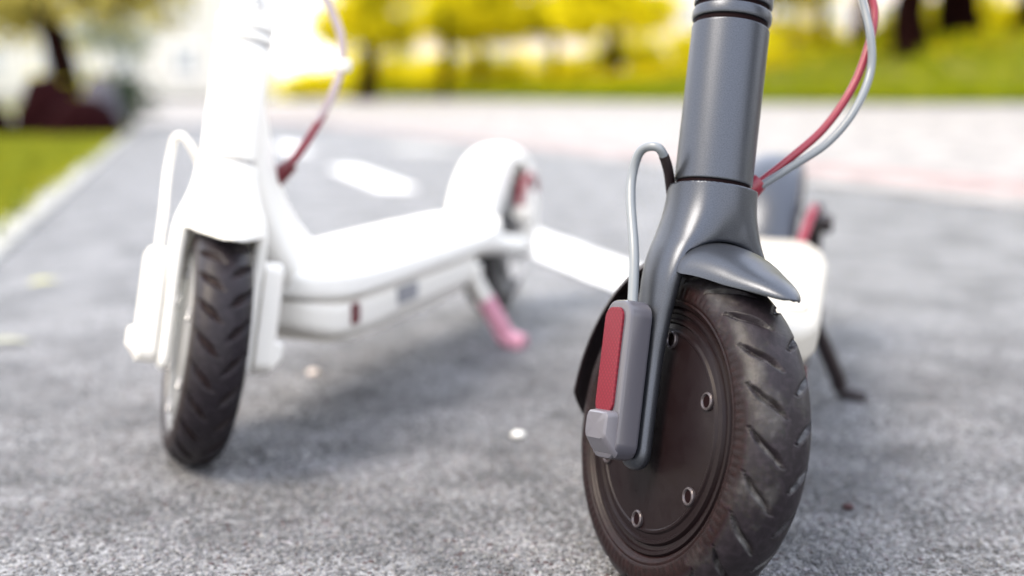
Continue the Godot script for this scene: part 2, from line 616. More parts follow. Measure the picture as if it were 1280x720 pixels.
func make_cached(key: String) -> Mesh:
	if cache.has(key): return cache[key]
	var m: Mesh
	match key:
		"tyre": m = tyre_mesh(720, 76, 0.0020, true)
		"clean_tyre": m = tyre_mesh(600, 64, 0.0032, false)
		"rear_tyre": m = tyre_mesh(360, 48, 0.0020, false)
		"hub": m = solid([hub_cover(), moved(hub_cover(), Transform3D(Basis(Vector3(0, 1, 0), PI), Vector3.ZERO))], 30.0)
		"screw": m = screw_mesh()
		"socket": m = socket_mesh()
		"fork": m = fork_mesh()
		"front_fender": m = solid([guard(2.0, 48.5, 0.1258, 0.0355, 0.0225, 0.0005, 0.0, 0.7)], 50.0)
		"rear_guard": m = solid([guard(-91.0, -8.0, 0.1215, 0.0250, 0.009, 0.001, 0.12, 0.0)], 50.0)
		"rear_fender": m = solid([guard(-62.0, 80.0, 0.150, 0.0345, 0.016, 0.008, 0.1, 0.0, 70, 41, 0.0025, 0.028)], 50.0)
		"cover":
			m = solid([moved(slab(0.0160, 0.0505, 0.0110, 0.0085, 0.0026, 10), Transform3D(Basis(Vector3(0, 0, 1), Vector3(0, 1, 0), Vector3(-1, 0, 0)), Vector3(-0.0505, 0.029, -0.0022)))])
		"cover_reflector":
			m = solid([moved(slab(0.0108, 0.034, 0.0075, 0.0012, 0.0006, 10), Transform3D(Basis(Vector3(0, 0, 1), Vector3(0, 1, 0), Vector3(-1, 0, 0)), Vector3(-0.0595, 0.0405, -0.0042)))])
		"axle_cap":       # a wedge: upright outer face, underside sloping back to the housing
			var rings := []
			for q in [[-0.0560, 0.0150, 0.0135, 0.010], [-0.0610, 0.0150, 0.0135, 0.006], [-0.0655, 0.0140, 0.0128, 0.000], [-0.0668, 0.0128, 0.0112, -0.001]]:
				var ring := PackedVector3Array()
				for p in rr(q[2], 0.5, 0.004, 5):
					var top: bool = p.y > 0.0
					var y: float = (q[1] - 0.006 + (p.y - 0.5)) if top else (-0.010 - q[3] + (p.y + 0.5))
					ring.append(Vector3(q[0], y, p.x - 0.0012))
				rings.append(ring)
			m = solid([skin(rings)])
	cache[key] = m
	return m

func mirror_x(m: Mesh) -> Mesh:
	var a := m.surface_get_arrays(0)
	var v: PackedVector3Array = a[Mesh.ARRAY_VERTEX]
	var n: PackedVector3Array = a[Mesh.ARRAY_NORMAL]
	for i in v.size():
		v[i].x = -v[i].x
		n[i].x = -n[i].x
	for i in range(0, v.size(), 3):
		var s := v[i]
		v[i] = v[i + 1]
		v[i + 1] = s
		s = n[i]
		n[i] = n[i + 1]
		n[i + 1] = s
	a[Mesh.ARRAY_VERTEX] = v
	a[Mesh.ARRAY_NORMAL] = n
	var o := ArrayMesh.new()
	o.add_surface_from_arrays(Mesh.PRIMITIVE_TRIANGLES, a)
	return o

func cyl(r: float, y0: float, y1: float, bevel := 0.0012, seg := 72) -> PackedVector3Array:
	return lathe([Vector2(r - bevel, y0), Vector2(r - bevel * 0.3, y0 + bevel * 0.3), Vector2(r, y0 + bevel), Vector2(r, y1 - bevel), Vector2(r - bevel * 0.3, y1 - bevel * 0.3), Vector2(r - bevel, y1)], seg)

func scooter(at: Vector3, yaw: float, roll: float, steer: float, dark: bool) -> Node3D:
	var o := base("electric_scooter", Transform3D(Basis(Vector3.UP, yaw) * Basis(Vector3(0, 0, 1), -roll), at))
	var u := Vector3(0, cos(TAU_TILT), -sin(TAU_TILT))
	var v := Vector3(0, sin(TAU_TILT), cos(TAU_TILT))
	var axle := Vector3(0, R, 0)
	var F := Transform3D(Basis(u, steer) * Basis(Vector3.RIGHT, u, v), axle)     # turned fork
	var S := Transform3D(Basis(Vector3.RIGHT, u, v), axle)                        # head fixed to the frame
	var paint: Material = M.grey_paint if dark else M.white_paint
	var trim: Material = M.grey_plastic if dark else M.white_plastic
	var hr := 0.0257 if dark else 0.0252
	var fork := part(o, "front_fork", make_cached("fork"), paint, F)
	# --- front wheel
	var wheel := part(o, "front_wheel", make_cached("hub"), M.hub_metal if dark else M.hub_light, F)
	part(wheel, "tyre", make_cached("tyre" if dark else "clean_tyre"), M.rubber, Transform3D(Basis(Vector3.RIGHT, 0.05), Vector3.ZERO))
	for k in 6:
		var a := deg_to_rad(68.0 + 60.0 * k)
		for s in [-1, 1]:
			var xf := Transform3D(Basis(Vector3(0, 1, 0), Vector3(s, 0, 0), Vector3(0, 0, 1)), Vector3(0.0232 * s, 0.0588 * cos(a), 0.0588 * sin(a)))
			part(wheel, "screw", make_cached("screw"), M.screw_rim if dark else M.steel, xf)
			part(wheel, "screw_socket", make_cached("socket"), M.dark_gap, xf)
	# --- covers over the fork ends, each with its reflector and axle cap
	for s in [-1, 1]:
		var c := part(o, "fork_cover", make_cached("cover") if s < 0 else mirror_x(make_cached("cover")), trim, F)
		var rm: Material = M.red_reflector if dark else M.white_plastic
		part(c, "reflector", make_cached("cover_reflector") if s < 0 else mirror_x(make_cached("cover_reflector")), rm)
		part(c, "axle_cap", make_cached("axle_cap") if s < 0 else mirror_x(make_cached("axle_cap")), M.cap_light if dark else trim)
	# --- mudguards of the front wheel, turning with the fork
	part(o, "front_fender", make_cached("front_fender"), paint, F)
	part(o, "front_mudguard", make_cached("rear_guard"), M.black_plastic if dark else M.white_plastic, F)  # on the grey scooter, black puts the shade on a grey guard into its colour
	# --- head tube, collars and the stem above
	part(o, "gap_ring", solid([cyl(hr - 0.0015 if dark else hr - 0.003, 0.1600, 0.1670, 0.0008)]), M.dark_gap if dark else M.port_grey, S)
	part(o, "head_tube", solid([cyl(hr, 0.1640 if dark else 0.1660, 0.2705, 0.0016)]), paint, S)
	part(o, "gap_ring", solid([cyl(hr - 0.0014, 0.2695, 0.2745, 0.0008)]), M.dark_gap if dark else M.port_grey, S)
	part(o, "collar", solid([cyl(hr + 0.0006, 0.2732, 0.2820, 0.0022)]), paint, S)
	part(o, "gap_ring", solid([cyl(hr - 0.0014, 0.281, 0.2850, 0.0006)]), M.dark_gap if dark else M.port_grey, S)
	part(o, "collar", solid([cyl(hr + 0.0004, 0.2842, 0.2980, 0.0016)]), paint, S)
	var stem := part(o, "stem", solid([lathe([Vector2(hr - 0.004, 0.296), Vector2(hr - 0.003, 0.297), Vector2(hr - 0.003, 0.40), Vector2(0.0215, 0.404), Vector2(0.0215, 0.98)], 72)]), paint, F)
	part(stem, "screw", make_cached("screw"), M.steel, Transform3D(Basis(Vector3(1, 0, 0), PI / 2), Vector3(0.004, 0.306, hr - 0.003)))
	var bar := part(o, "handlebar", solid([moved(cyl(0.0145, -0.21, 0.21, 0.002, 32), Transform3D(ONTO_X, Vector3(0, 0.985, 0.0)))]), paint, F)
	part(bar, "display_housing", solid([moved(slab(0.04, 0.025, 0.02, 0.03, 0.008), Transform3D(Basis(), Vector3(0, 0.985, 0.01)))]), M.black_plastic)
	for s in [-1, 1]:
		part(bar, "grip", solid([moved(cyl(0.0175, -0.055, 0.055, 0.004, 32), Transform3D(ONTO_X, Vector3(0.165 * s, 0.985, 0.0)))]), M.black_plastic)
	part(bar, "brake_lever", solid([tube(spline([Vector3(0.07, 0.982, 0.02), Vector3(0.10, 0.975, 0.05), Vector3(0.19, 0.968, 0.055)]), 0.006, 0.005)]), M.black_plastic)
	# --- frame: neck from the head tube down into the deck
	var neck := []
	for q in [[Vector3(0, 0.352, -0.076), 0.012, 0.012], [Vector3(0, 0.335, -0.074), 0.015, 0.016], [Vector3(0, 0.305, -0.075), 0.0170, 0.019], [Vector3(0, 0.262, -0.081), 0.0190, 0.023], [Vector3(0, 0.225, -0.095), 0.0215, 0.026], [Vector3(0, 0.195, -0.112), 0.026, 0.029], [Vector3(0, 0.168, -0.132), 0.033, 0.032], [Vector3(0, 0.146, -0.165), 0.042, 0.034], [Vector3(0, 0.130, -0.20), 0.048, 0.028]]:
		neck.append(q)
	var rings := []
	for i in neck.size():
		var d: Vector3 = (neck[mini(i + 1, neck.size() - 1)][0] - neck[maxi(i - 1, 0)][0]).normalized()
		var up := Vector3.RIGHT.cross(d)
		var ring := PackedVector3Array()
		for p in rr(neck[i][1], neck[i][2], 0.017, 6): ring.append(neck[i][0] + Vector3.RIGHT * p.x + up * p.y)
		rings.append(ring)
	part(o, "neck", solid([skin(rings)]), paint)
	# --- deck
	var deck := part(o, "deck", solid([loft_z([[-0.112, 0.034, 0.136, 0.156, 0.008], [-0.118, 0.046, 0.132, 0.158, 0.010], [-0.130, 0.060, 0.130, 0.159, 0.010], [-0.150, 0.070, 0.129, 0.159, 0.009], [-0.18, 0.0752, 0.129, 0.158, 0.009], [-0.24, 0.0762, 0.129, 0.157, 0.009], [-0.56, 0.0762, 0.130, 0.157, 0.009], [-0.64, 0.068, 0.134, 0.159, 0.009], [-0.685, 0.052, 0.140, 0.162, 0.009]])]), M.cream_deck if dark else M.white_paint)
	part(deck, "foot_mat", solid([loft_z([[-0.205, 0.040, 0.152, 0.1595, 0.003], [-0.212, 0.060, 0.152, 0.1605, 0.003], [-0.225, 0.0655, 0.152, 0.1605, 0.003], [-0.57, 0.0655, 0.152, 0.1600, 0.003], [-0.59, 0.058, 0.152, 0.1600, 0.003]])]), M.cream_deck if dark else M.white_plastic)
	var box := part(o, "battery_box", solid([loft_z([[-0.116, 0.030, 0.106, 0.1295, 0.009], [-0.122, 0.046, 0.099, 0.1295, 0.010], [-0.136, 0.059, 0.092, 0.1295, 0.012], [-0.155, 0.066, 0.089, 0.1295, 0.013], [-0.19, 0.0695, 0.088, 0.1295, 0.013], [-0.53, 0.0695, 0.090, 0.1295, 0.013], [-0.56, 0.060, 0.096, 0.1305, 0.012], [-0.585, 0.05, 0.106, 0.1315, 0.010]])]), M.black_plastic if dark else M.white_plastic)
	part(o, "bottom_tray", solid([loft_z([[-0.15, 0.050, 0.084, 0.092, 0.003], [-0.18, 0.060, 0.081, 0.0905, 0.004], [-0.51, 0.062, 0.082, 0.0915, 0.004], [-0.54, 0.052, 0.086, 0.096, 0.003]])]), M.dark_gap if dark else M.white_plastic)
	for s in [-1, 1]:
		var face := Basis(Vector3(0, 0, 1), Vector3(0, 1, 0), Vector3(s, 0, 0))
		part(box, "side_reflector", solid([moved(slab(0.0075, 0.0105, 0.002, 0.0020, 0.0005), Transform3D(face, Vector3(0.0680 * s, 0.113, -0.168)))]), M.dark_red)
	part(box, "charging_port", solid([moved(slab(0.028, 0.0095, 0.004, 0.0015, 0.0005), Transform3D(Basis(Vector3(0, 0, 1), Vector3(0, 1, 0), Vector3(1, 0, 0)), Vector3(0.0700, 0.114, -0.300)))]), M.port_grey)
	# --- rear wheel
	var hub := Vector3(0, R, -WB)
	var rw := part(o, "rear_wheel", make_cached("hub"), M.hub_metal if dark else M.hub_light, Transform3D(Basis(), hub))
	part(rw, "tyre", make_cached("rear_tyre"), M.rubber)
	part(o, "rear_fender", make_cached("rear_fender"), paint, Transform3D(Basis(), hub))
	for s in [-1, 1]:
		var arm := part(o, "rear_arm", solid([tube(spline([Vector3(0.045 * s, 0.132, -0.58), Vector3(0.047 * s, 0.128, -0.66), Vector3(0.048 * s, 0.115, -0.75), Vector3(0.048 * s, 0.108, -0.825)]), 0.016, 0.014, 14, 1.0)]), paint)
		part(arm, "axle_cover", solid([moved(slab(0.025 if dark else 0.019, 0.056 if dark else 0.050, 0.024 if dark else 0.018, 0.009, 0.004, 10), Transform3D(Basis(Vector3(0, 0, 1), Vector3(0, 1, 0), Vector3(s, 0, 0)), Vector3(0.055 * s, 0.142, -0.815)))]), trim if not dark else M.black_plastic)
	part(o, "brake_disc", solid([moved(lathe([Vector2(0.055, -0.0009), Vector2(0.055, 0.0009), Vector2(0.030, 0.0009), Vector2(0.030, -0.0009)], 64, true), Transform3D(ONTO_X, hub + Vector3(0.036, 0, 0)))]), M.steel)
	var cal := part(o, "brake_caliper", solid([moved(slab(0.02 if dark else 0.012, 0.014 if dark else 0.010, 0.006, 0.012, 0.004), Transform3D(Basis(Vector3(0, 0, 1), Vector3(0, 1, 0), Vector3(1, 0, 0)), Vector3(0.052, 0.172 if dark else 0.160, -0.785)))]), M.black_plastic if dark else M.white_plastic)
	if dark: part(cal, "adjuster", solid([moved(cyl(0.012, -0.008, 0.008, 0.002, 24), Transform3D(ONTO_X, Vector3(0.068, 0.176, -0.78)))]), M.black_plastic if dark else M.white_plastic)
	part(cal, "brake_hose", solid([tube(spline([Vector3(0.040, 0.150, -0.67), Vector3(0.046, 0.175, -0.70), Vector3(0.052, 0.197, -0.745), Vector3(0.053, 0.185, -0.775)] if dark else [Vector3(0.050, 0.170, -0.775), Vector3(0.052, 0.202, -0.790), Vector3(0.052, 0.214, -0.818), Vector3(0.052, 0.202, -0.846), Vector3(0.050, 0.170, -0.86)]), 0.0055, 0.005)]), M.red_cable)
	part(o, "tail_light", solid([moved(slab(0.016, 0.010, 0.005, 0.004, 0.002), Transform3D(Basis(Vector3.RIGHT, 0.5), Vector3(0, 0.212, -0.935)))]), M.red_reflector)
	# --- kickstand on the left
	var foot := Vector3(0.108, 0.012, -0.562)
	var hinge := Vector3(0.064, 0.103, -0.530)
	var ks := part(o, "kickstand", solid([tube(PackedVector3Array([hinge, hinge.lerp(foot, 0.45)]), 0.0108 if not dark else 0.0075, 0.0108 if not dark else 0.0075, 16)]), M.black_plastic if dark else M.white_plastic)
	part(ks, "hinge", solid([moved(slab(0.018, 0.012, 0.006, 0.012, 0.004), Transform3D(Basis(), hinge + Vector3(-0.006, 0.002, 0)))]), M.black_plastic if dark else M.white_plastic)
	var grip := [hinge.lerp(foot, 0.36), hinge.lerp(foot, 0.75), hinge.lerp(foot, 0.93), foot + Vector3(0.022, -0.001, 0.006)]
	part(ks, "rubber_foot", solid([tube(spline(grip), 0.0120 if not dark else 0.0085, 0.0128 if not dark else 0.0085, 16)]), M.black_plastic if dark else M.pink_rubber)
	# --- cables
	var gx := Vector3(0.0175, 0.259, -0.074) if dark else Vector3(0.0200, 0.2545, -0.104)
	part(o, "cable_grommet", solid([tube(PackedVector3Array([gx + Vector3(-0.008, -0.006, 0), gx + Vector3(0.004, 0.004, 0), gx + Vector3(0.010, 0.010, -0.003)]), 0.0098, 0.0062, 16)]), M.red_cable if dark else M.dark_red)
	var bar_end: Vector3 = F * Vector3(0.06, 0.985, 0.035)
	if dark:
		part(o, "brake_cable", solid([tube(spline([gx, Vector3(0.0447, 0.2846, -0.085), Vector3(0.0661, 0.3074, -0.1), Vector3(0.0818, 0.3356, -0.115), Vector3(0.0896, 0.3636, -0.125), Vector3(0.0917, 0.3861, -0.135), Vector3(0.0874, 0.4028, -0.14), Vector3(0.075, 0.44, -0.15), Vector3(0.04, 0.62, -0.17), bar_end], 10), 0.0029, 0.0029)]), M.red_cable)
		part(o, "wiring_cable", solid([tube(spline([gx + Vector3(0.0015, 0.0, 0.003), Vector3(0.048, 0.2807, -0.08), Vector3(0.0698, 0.2981, -0.09), Vector3(0.0849, 0.3206, -0.1), Vector3(0.0928, 0.3471, -0.115), Vector3(0.0903, 0.3716, -0.12), Vector3(0.0826, 0.3963, -0.13), Vector3(0.072, 0.43, -0.14), Vector3(0.03, 0.62, -0.16), bar_end + Vector3(-0.02, 0, 0)], 10), 0.0028, 0.0028)]), M.grey_cable)
	else:
		part(o, "brake_cable", solid([tube(spline([gx, Vector3(0.0382, 0.2792, -0.11), Vector3(0.0515, 0.3058, -0.12), Vector3(0.0600, 0.332, -0.13)], 10), 0.0042, 0.0036)]), M.red_cable)
		part(o, "wiring_cable", solid([tube(spline([Vector3(0.0500, 0.3030, -0.119), Vector3(0.0614, 0.3346, -0.13), Vector3(0.0639, 0.3588, -0.14), Vector3(0.0604, 0.3852, -0.145), Vector3(0.0469, 0.4115, -0.15), Vector3(0.03, 0.45, -0.155), Vector3(0.01, 0.62, -0.17), bar_end], 10), 0.0040, 0.0040)]), M.white_cable)
		part(o, "cable_clip", solid([moved(slab(0.008, 0.006, 0.003, 0.007, 0.002), Transform3D(Basis(), Vector3(0.0639, 0.3575, -0.14)))]), M.white_plastic)
	# motor cable looping out of the fork into the right cover
	var mc := spline([Vector3(-0.020, 0.156, -0.018), Vector3(-0.0315, 0.171, -0.008), Vector3(-0.042, 0.1815, -0.005), Vector3(-0.048, 0.180, -0.016), Vector3(-0.049, 0.165, -0.022), Vector3(-0.050, 0.145, -0.018), Vector3(-0.050, 0.11, -0.006), Vector3(-0.0505, 0.0785, 0.0)], 8)
	part(o, "motor_cable", solid([tube(mc.slice(8), 0.0030, 0.0034)]), M.grey_cable if dark else M.white_plastic, F)
	part(o, "cable_sleeve", solid([tube(mc.slice(0, 13), 0.0034, 0.0034)]), M.black_plastic if dark else M.white_plastic, F)
	return o

# ------------------------------------------------------------------ ground
func rise(x: float, z: float) -> float:
	var u := x - right_edge(z)
	return 0.30 * smoothstep(0.5, 9.0, u) + 0.36 * smoothstep(20.0, 60.0, -z)

func right_edge(z: float) -> float:
	return 1.569 + 0.312 * (z + 3.626)

func left_edge(z: float) -> float:
	return -1.049 + 0.291 * (z + 2.408)

# strip between two edges over a list of z; y follows the rise plus lift
func strip(xa: Callable, xb: Callable, zs: Array, nx: int, lift: float, power := 1.0) -> ArrayMesh:
	var P := PackedVector3Array()
	for z in zs:
		for k in nx:
			var t := pow(float(k) / (nx - 1), power)
			var x := lerpf(xa.call(z), xb.call(z), t)
			P.append(Vector3(x, rise(x, z) + lift, z))
	return grid(P, zs.size(), nx, false, false, true)

func lawn_line(x: float) -> float:          # z of the far lawn's near edge
	return -18.0 - (7.8 - x) / 0.445

func lawn_height(x: float, z: float) -> float:
	var d := lawn_line(x) - z
	var hill := lerpf(0.55, 1.25, smoothstep(1.0, 9.0, x)) * lerpf(1.25, 1.0, smoothstep(-6.0, 4.0, x))
	return rise(x, z) + 0.06 + hill * smoothstep(0.0, 9.0, d) + 0.3 * smoothstep(8.0, 60.0, d)

func tuft_mesh(h: float, w: float, n: int, sd: int) -> ArrayMesh:
	var r := RandomNumberGenerator.new()
	r.seed = sd
	var st := SurfaceTool.new()
	st.begin(Mesh.PRIMITIVE_TRIANGLES)
	for i in n:
		var a := r.randf() * TAU
		var b := Vector3(r.randf_range(-1, 1), 0, r.randf_range(-1, 1)) * w * 2.0
		var s := Vector3(cos(a), 0, sin(a)) * w * 0.12
		var top := b + Vector3(r.randf_range(-0.5, 0.5) * h, h * r.randf_range(0.6, 1.1), r.randf_range(-0.5, 0.5) * h)
		var mid := b.lerp(top, 0.55) + Vector3(0, h * 0.12, 0)
		for q in [b - s, mid - s * 0.8, b + s, b + s, mid - s * 0.8, mid + s * 0.8, mid - s * 0.8, top, mid + s * 0.8]: st.add_vertex(q)
	st.generate_normals()
	return st.commit()

func scatter(called: String, parent: Node, mesh: Mesh, mt: Material, xfs: Array, cols: Array) -> MultiMeshInstance3D:
	var mm := MultiMesh.new()
	mm.transform_format = MultiMesh.TRANSFORM_3D
	mm.use_colors = true
	mm.mesh = mesh
	mm.instance_count = xfs.size()
	for i in xfs.size():
		mm.set_instance_transform(i, xfs[i])
		mm.set_instance_color(i, cols[i])
	var o := MultiMeshInstance3D.new()
	o.name = numbered(called, parent)
	o.multimesh = mm
	o.material_override = mt
	parent.add_child(o)
	return o

func ground() -> void:
	var zs := []
	var z := 1.5
	while z > -90.0:
		zs.append(z)
		z -= 0.05 + maxf(0.0, -z) * 0.05
	var road := part(self, "asphalt_path", strip(func(q): return left_edge(q) - 0.004, func(q): return right_edge(q) + 0.004, zs, 30, 0.0), M.asphalt)
	tag(road, "grey asphalt park path under both scooters", "path", "", "structure")
	# kerb on the left: a row of long stones with joints
	var kerb := base("kerb", Transform3D())
	tag(kerb, "low pale concrete kerb along the grass verge", "kerb", "", "structure")
	var zk := -0.3
	var dir := Vector3(-0.279, 0, -0.960)
	var m := solid([moved(slab(0.06, 0.075, 0.012, 0.495, 0.006, 3), Transform3D())])
	for i in 17:
		var c := Vector3(left_edge(zk) - 0.063, 0.0 + rise(left_edge(zk), zk) - 0.060, zk)
		part(kerb, "kerb_stone", m, M.kerb_stone, Transform3D(Basis.looking_at(dir), c))
		zk -= 1.0 * 0.960
	# verge behind it
	var verge := part(self, "grass_verge", strip(func(q): return left_edge(q) - 60.0, func(q): return left_edge(q) - 0.12, zs, 20, 0.012, 0.3), M.lawn_soil)
	tag(verge, "green grass verge behind the left kerb", "lawn", "", "structure")
	# pavement right of the path: pale edge, pinkish strip, pale slabs
	part(self, "pale_pavement", strip(func(q): return right_edge(q), func(q): return right_edge(q) + 0.42, zs, 4, 0.006), M.pavement)
	part(self, "pink_paving_strip", strip(func(q): return right_edge(q) + 0.42, func(q): return right_edge(q) + 0.78, zs, 4, 0.006), M.pink_paving)
	part(self, "wide_pavement", strip(func(q): return right_edge(q) + 0.78, func(q): return right_edge(q) + 70.0, zs, 60, 0.006, 2.0), M.pavement)
	for q in ["pale_pavement", "pink_paving_strip", "wide_pavement"]:
		tag(get_node(NodePath(q)), {"pale_pavement": "pale strip of pavement edging the asphalt path on the right", "pink_paving_strip": "narrow pinkish paving strip within the pale pavement", "wide_pavement": "wide pale sunlit pavement in front of the far lawn"}[q], "pavement", "", "structure")
	var pz := []
	for k in 24: pz.append(-16.6 - pow(k / 23.0, 1.6) * 50.0)
	tag(part(self, "crossing_pavement", strip(func(q): return left_edge(q) - 3.0, func(q): return right_edge(q) + 0.1, pz, 14, 0.034), M.pavement), "pale pavement where the asphalt path ends in the distance", "pavement", "", "structure")
	# far lawn
	var P := PackedVector3Array()
	var nx := 90
	var nz := 30
	for i in nz:
		var d := pow(float(i) / (nz - 1), 1.8) * 70.0
		for k in nx:
			var x := lerpf(-11.5, 60.0, float(k) / (nx - 1))
			var zz := lawn_line(minf(x, 20.0)) - d
			P.append(Vector3(x, lawn_height(minf(x, 20.0), zz), zz))
	var lawn := part(self, "far_lawn", grid(P, nz, nx, false, false, true), M.lawn_soil)
	tag(lawn, "bright green sloping lawn beyond the pavement", "lawn", "", "structure")
	# land to the horizon
	var far := PlaneMesh.new()
	far.size = Vector2(900, 900)
	var land := part(self, "ground", far, M.lawn_soil, Transform3D(Basis(), Vector3(0, -0.05, -300)))
	tag(land, "flat green land reaching to the horizon", "ground", "", "structure")
	# grass
	var xf := []
	var co := []
	rng.seed = 5
	for i in 36000:
		var zz := 1.0 - pow(rng.randf(), 1.4) * 24.0
		var x := left_edge(zz) - 0.14 - pow(rng.randf(), 1.4) * 5.5
		if zz < -16.5: continue
		xf.append(Transform3D(Basis(Vector3.UP, rng.randf() * TAU).scaled(Vector3.ONE * rng.randf_range(0.6, 1.3)), Vector3(x, 0.010 + rise(x, zz), zz)))
		var y := rng.randf()
		co.append(Color(lerpf(0.11, 0.27, y), lerpf(0.15, 0.26, y), 0.014))
	var g := scatter("verge_grass", self, tuft_mesh(0.034, 0.05, 9, 2), M.grass_blades, xf, co)
	tag(g, "short green grass blades of the left verge", "grass", "", "stuff")
	xf = []
	co = []
	for i in 30000:
		var x := rng.randf_range(-11.3, 18.0)
		var zz := lawn_line(x) - 0.05 - pow(rng.randf(), 1.6) * 26.0
		xf.append(Transform3D(Basis(Vector3.UP, rng.randf() * TAU).scaled(Vector3.ONE * rng.randf_range(0.7, 1.5)), Vector3(x, lawn_height(x, zz) - 0.005, zz)))
		var y := rng.randf()
		co.append(Color(lerpf(0.11, 0.28, y), lerpf(0.17, 0.29, y), 0.003))
	g = scatter("lawn_grass", self, tuft_mesh(0.10, 0.12, 7, 3), M.grass_blades, xf, co)
	tag(g, "yellow green grass blades of the far lawn", "grass", "", "stuff")
	xf = []
	co = []
	for i in 26000:
		var x := rng.randf_range(-11.0, 14.0)
		var zz := lawn_line(x) - 5.5 - pow(rng.randf(), 1.2) * 18.0
		if x > 6.5 and rng.randf() < 0.75: continue
		xf.append(Transform3D(Basis(Vector3(rng.randf() - 0.5, 3.0, rng.randf() - 0.5).normalized(), rng.randf() * TAU).scaled(Vector3.ONE * rng.randf_range(0.7, 1.4)), Vector3(x, lawn_height(x, zz) + rng.randf_range(0.06, 0.11), zz)))
		var y := rng.randf()
		co.append(Color(lerpf(0.42, 0.85, y), lerpf(0.34, 0.68, y), 0.010))
	var fl := SurfaceTool.new()
	fl.begin(Mesh.PRIMITIVE_TRIANGLES)
	for q in [Vector3(-0.11, 0, 0), Vector3(0, 0.02, 0.07), Vector3(0.11, 0, 0), Vector3(-0.11, 0, 0), Vector3(0.11, 0, 0), Vector3(0, 0.02, -0.07)]: fl.add_vertex(q)
	fl.generate_normals()
	g = scatter("fallen_leaves", self, fl.commit(), M.leaves, xf, co)
	tag(g, "yellow fallen leaves strewn over the far lawn under the trees", "leaves", "", "stuff")
	# painted lane dashes
	var laid := [[-1.85, -3.28, 0.0, 0.075], [-4.4, -5.9, 0.0, 0.075], [-7.8, -9.4, 0.0, 0.08]]
	var what := ["worn white lane dash nearest, running behind the front wheel of the grey scooter", "second white lane dash, above the white scooter's deck", "farthest white lane dash, right of the white scooter's stem"]
	for i in 3:
		var d = laid[i]
		var zz := []
		for k in 16: zz.append(lerpf(d[0], d[1], k / 15.0))
		var hw: float = d[3]
		var line := part(self, "lane_marking", strip(func(q): return 0.124 + 0.279 * (q + 2.459) - hw - 0.004 * sin(q * 31.0), func(q): return 0.124 + 0.279 * (q + 2.459) + hw + 0.004 * sin(q * 23.0), zz, 4, 0.004), M.road_paint)
		tag(line, what[i], "road marking", "white dashes of the lane line")
	var patch := []
	for k in 12: patch.append(lerpf(-7.7, -9.0, k / 11.0))
	tag(part(self, "painted_symbol", strip(func(q): return -0.86 + 0.279 * (q + 8.4), func(q): return -0.46 + 0.279 * (q + 8.4), patch, 4, 0.004), M.worn_paint), "faded white painted patch beside the farthest lane dash", "road marking")
	# loose aggregate standing proud of the asphalt near the wheels
	var st := SphereMesh.new()
	st.radius = 1.0
	st.height = 2.0
	st.radial_segments = 6
	st.rings = 3
	xf = []
	co = []
	rng.seed = 9
	var patchy := FastNoiseLite.new()
	patchy.seed = 21
	patchy.frequency = 9.0
	patchy.fractal_octaves = 4
	for i in 190000:
		var zz := -0.95 + rng.randfn() * 0.42
		var x := 0.05 + rng.randfn() * 0.52
		var s := rng.randf_range(0.0007, 0.0018)
		xf.append(Transform3D(Basis(Vector3(rng.randf() - 0.5, 1, rng.randf() - 0.5).normalized(), rng.randf() * TAU).scaled(Vector3(s * rng.randf_range(0.8, 1.5), s * rng.randf_range(0.5, 0.9), s)), Vector3(x, rng.randf_range(-0.0007, 0.0004), zz)))
		var t := pow(rng.randf(), 1.2)
		var c := lerpf(0.035, 0.165, t) * lerpf(0.62, 1.34, smoothstep(-0.4, 0.45, patchy.get_noise_2d(x, zz * 1.3)))
		co.append(Color(c * rng.randf_range(0.97, 1.08), c, c * rng.randf_range(0.96, 1.1)) if rng.randf() > 0.05 else Color(0.030, 0.012, 0.013))
	g = scatter("asphalt_grit", self, st, M.grit, xf, co)
	tag(g, "fine grey stone grit in the asphalt surface", "grit", "", "stuff")
	# loose bits on the path
	var bits := [[Vector3(0.006, 0.003, -1.106), 0.0055, lin(0.75, 0.75, 0.72), "tiny white pebble on the asphalt between the two front wheels"], [Vector3(-0.235, 0.004, -1.37), 0.006, lin(0.7, 0.62, 0.58), "pale pebble lying below the white scooter's deck"], [Vector3(0.266, 0.003, -0.90), 0.004, lin(0.035, 0.010, 0.011), "dark red crumb on the asphalt right of the grey wheel"], [Vector3(-0.52, 0.004, -1.95), 0.006, lin(0.62, 0.45, 0.42), "pinkish pebble on the asphalt left of the white wheel"]]
	for b in bits:
		var t := PackedVector3Array()
		var rings := []
		for i in 6:
			var la := lerpf(-1.45, 1.45, i / 5.0)
			var ring := PackedVector3Array()
			for k in 9:
				var lo := TAU * k / 9
				ring.append(Vector3(cos(la) * cos(lo) * (1.2 + 0.2 * sin(lo * 2.0 + i)), sin(la) * 0.7, cos(la) * sin(lo)) * b[1])
			rings.append(ring)
		t = skin(rings)
		var mm := StandardMaterial3D.new()
		mm.albedo_color = b[2]
		mm.roughness = 0.7
		tag(part(self, "pebble", solid([t]), mm, Transform3D(Basis(), b[0])), b[3], "pebble")
	for q in [[Vector3(-0.835, 0.004, -2.09), 0.026, 0.6, lin(0.62, 0.60, 0.12), "small yellow green leaf lying on the path near the kerb"], [Vector3(-0.675, 0.004, -1.546), 0.034, 0.2, lin(0.30, 0.30, 0.20), "dull olive leaf lying at the left edge of the view"]]:
		var O := PackedVector3Array()
		var I := PackedVector3Array()
		for i in 13:
			var t := i / 12.0
			var w: float = sin(t * PI) * 0.42 * (1.0 - 0.3 * t)
			for j in 7:
				var s := lerpf(-1, 1, j / 6.0)
				var p := Vector3(s * w, 0.12 * absf(s) * w + 0.10 * sin(t * 3.0), t * 2.0 - 1.0) * float(q[1])
				O.append(p)
				I.append(p - Vector3(0, 0.0004, 0))
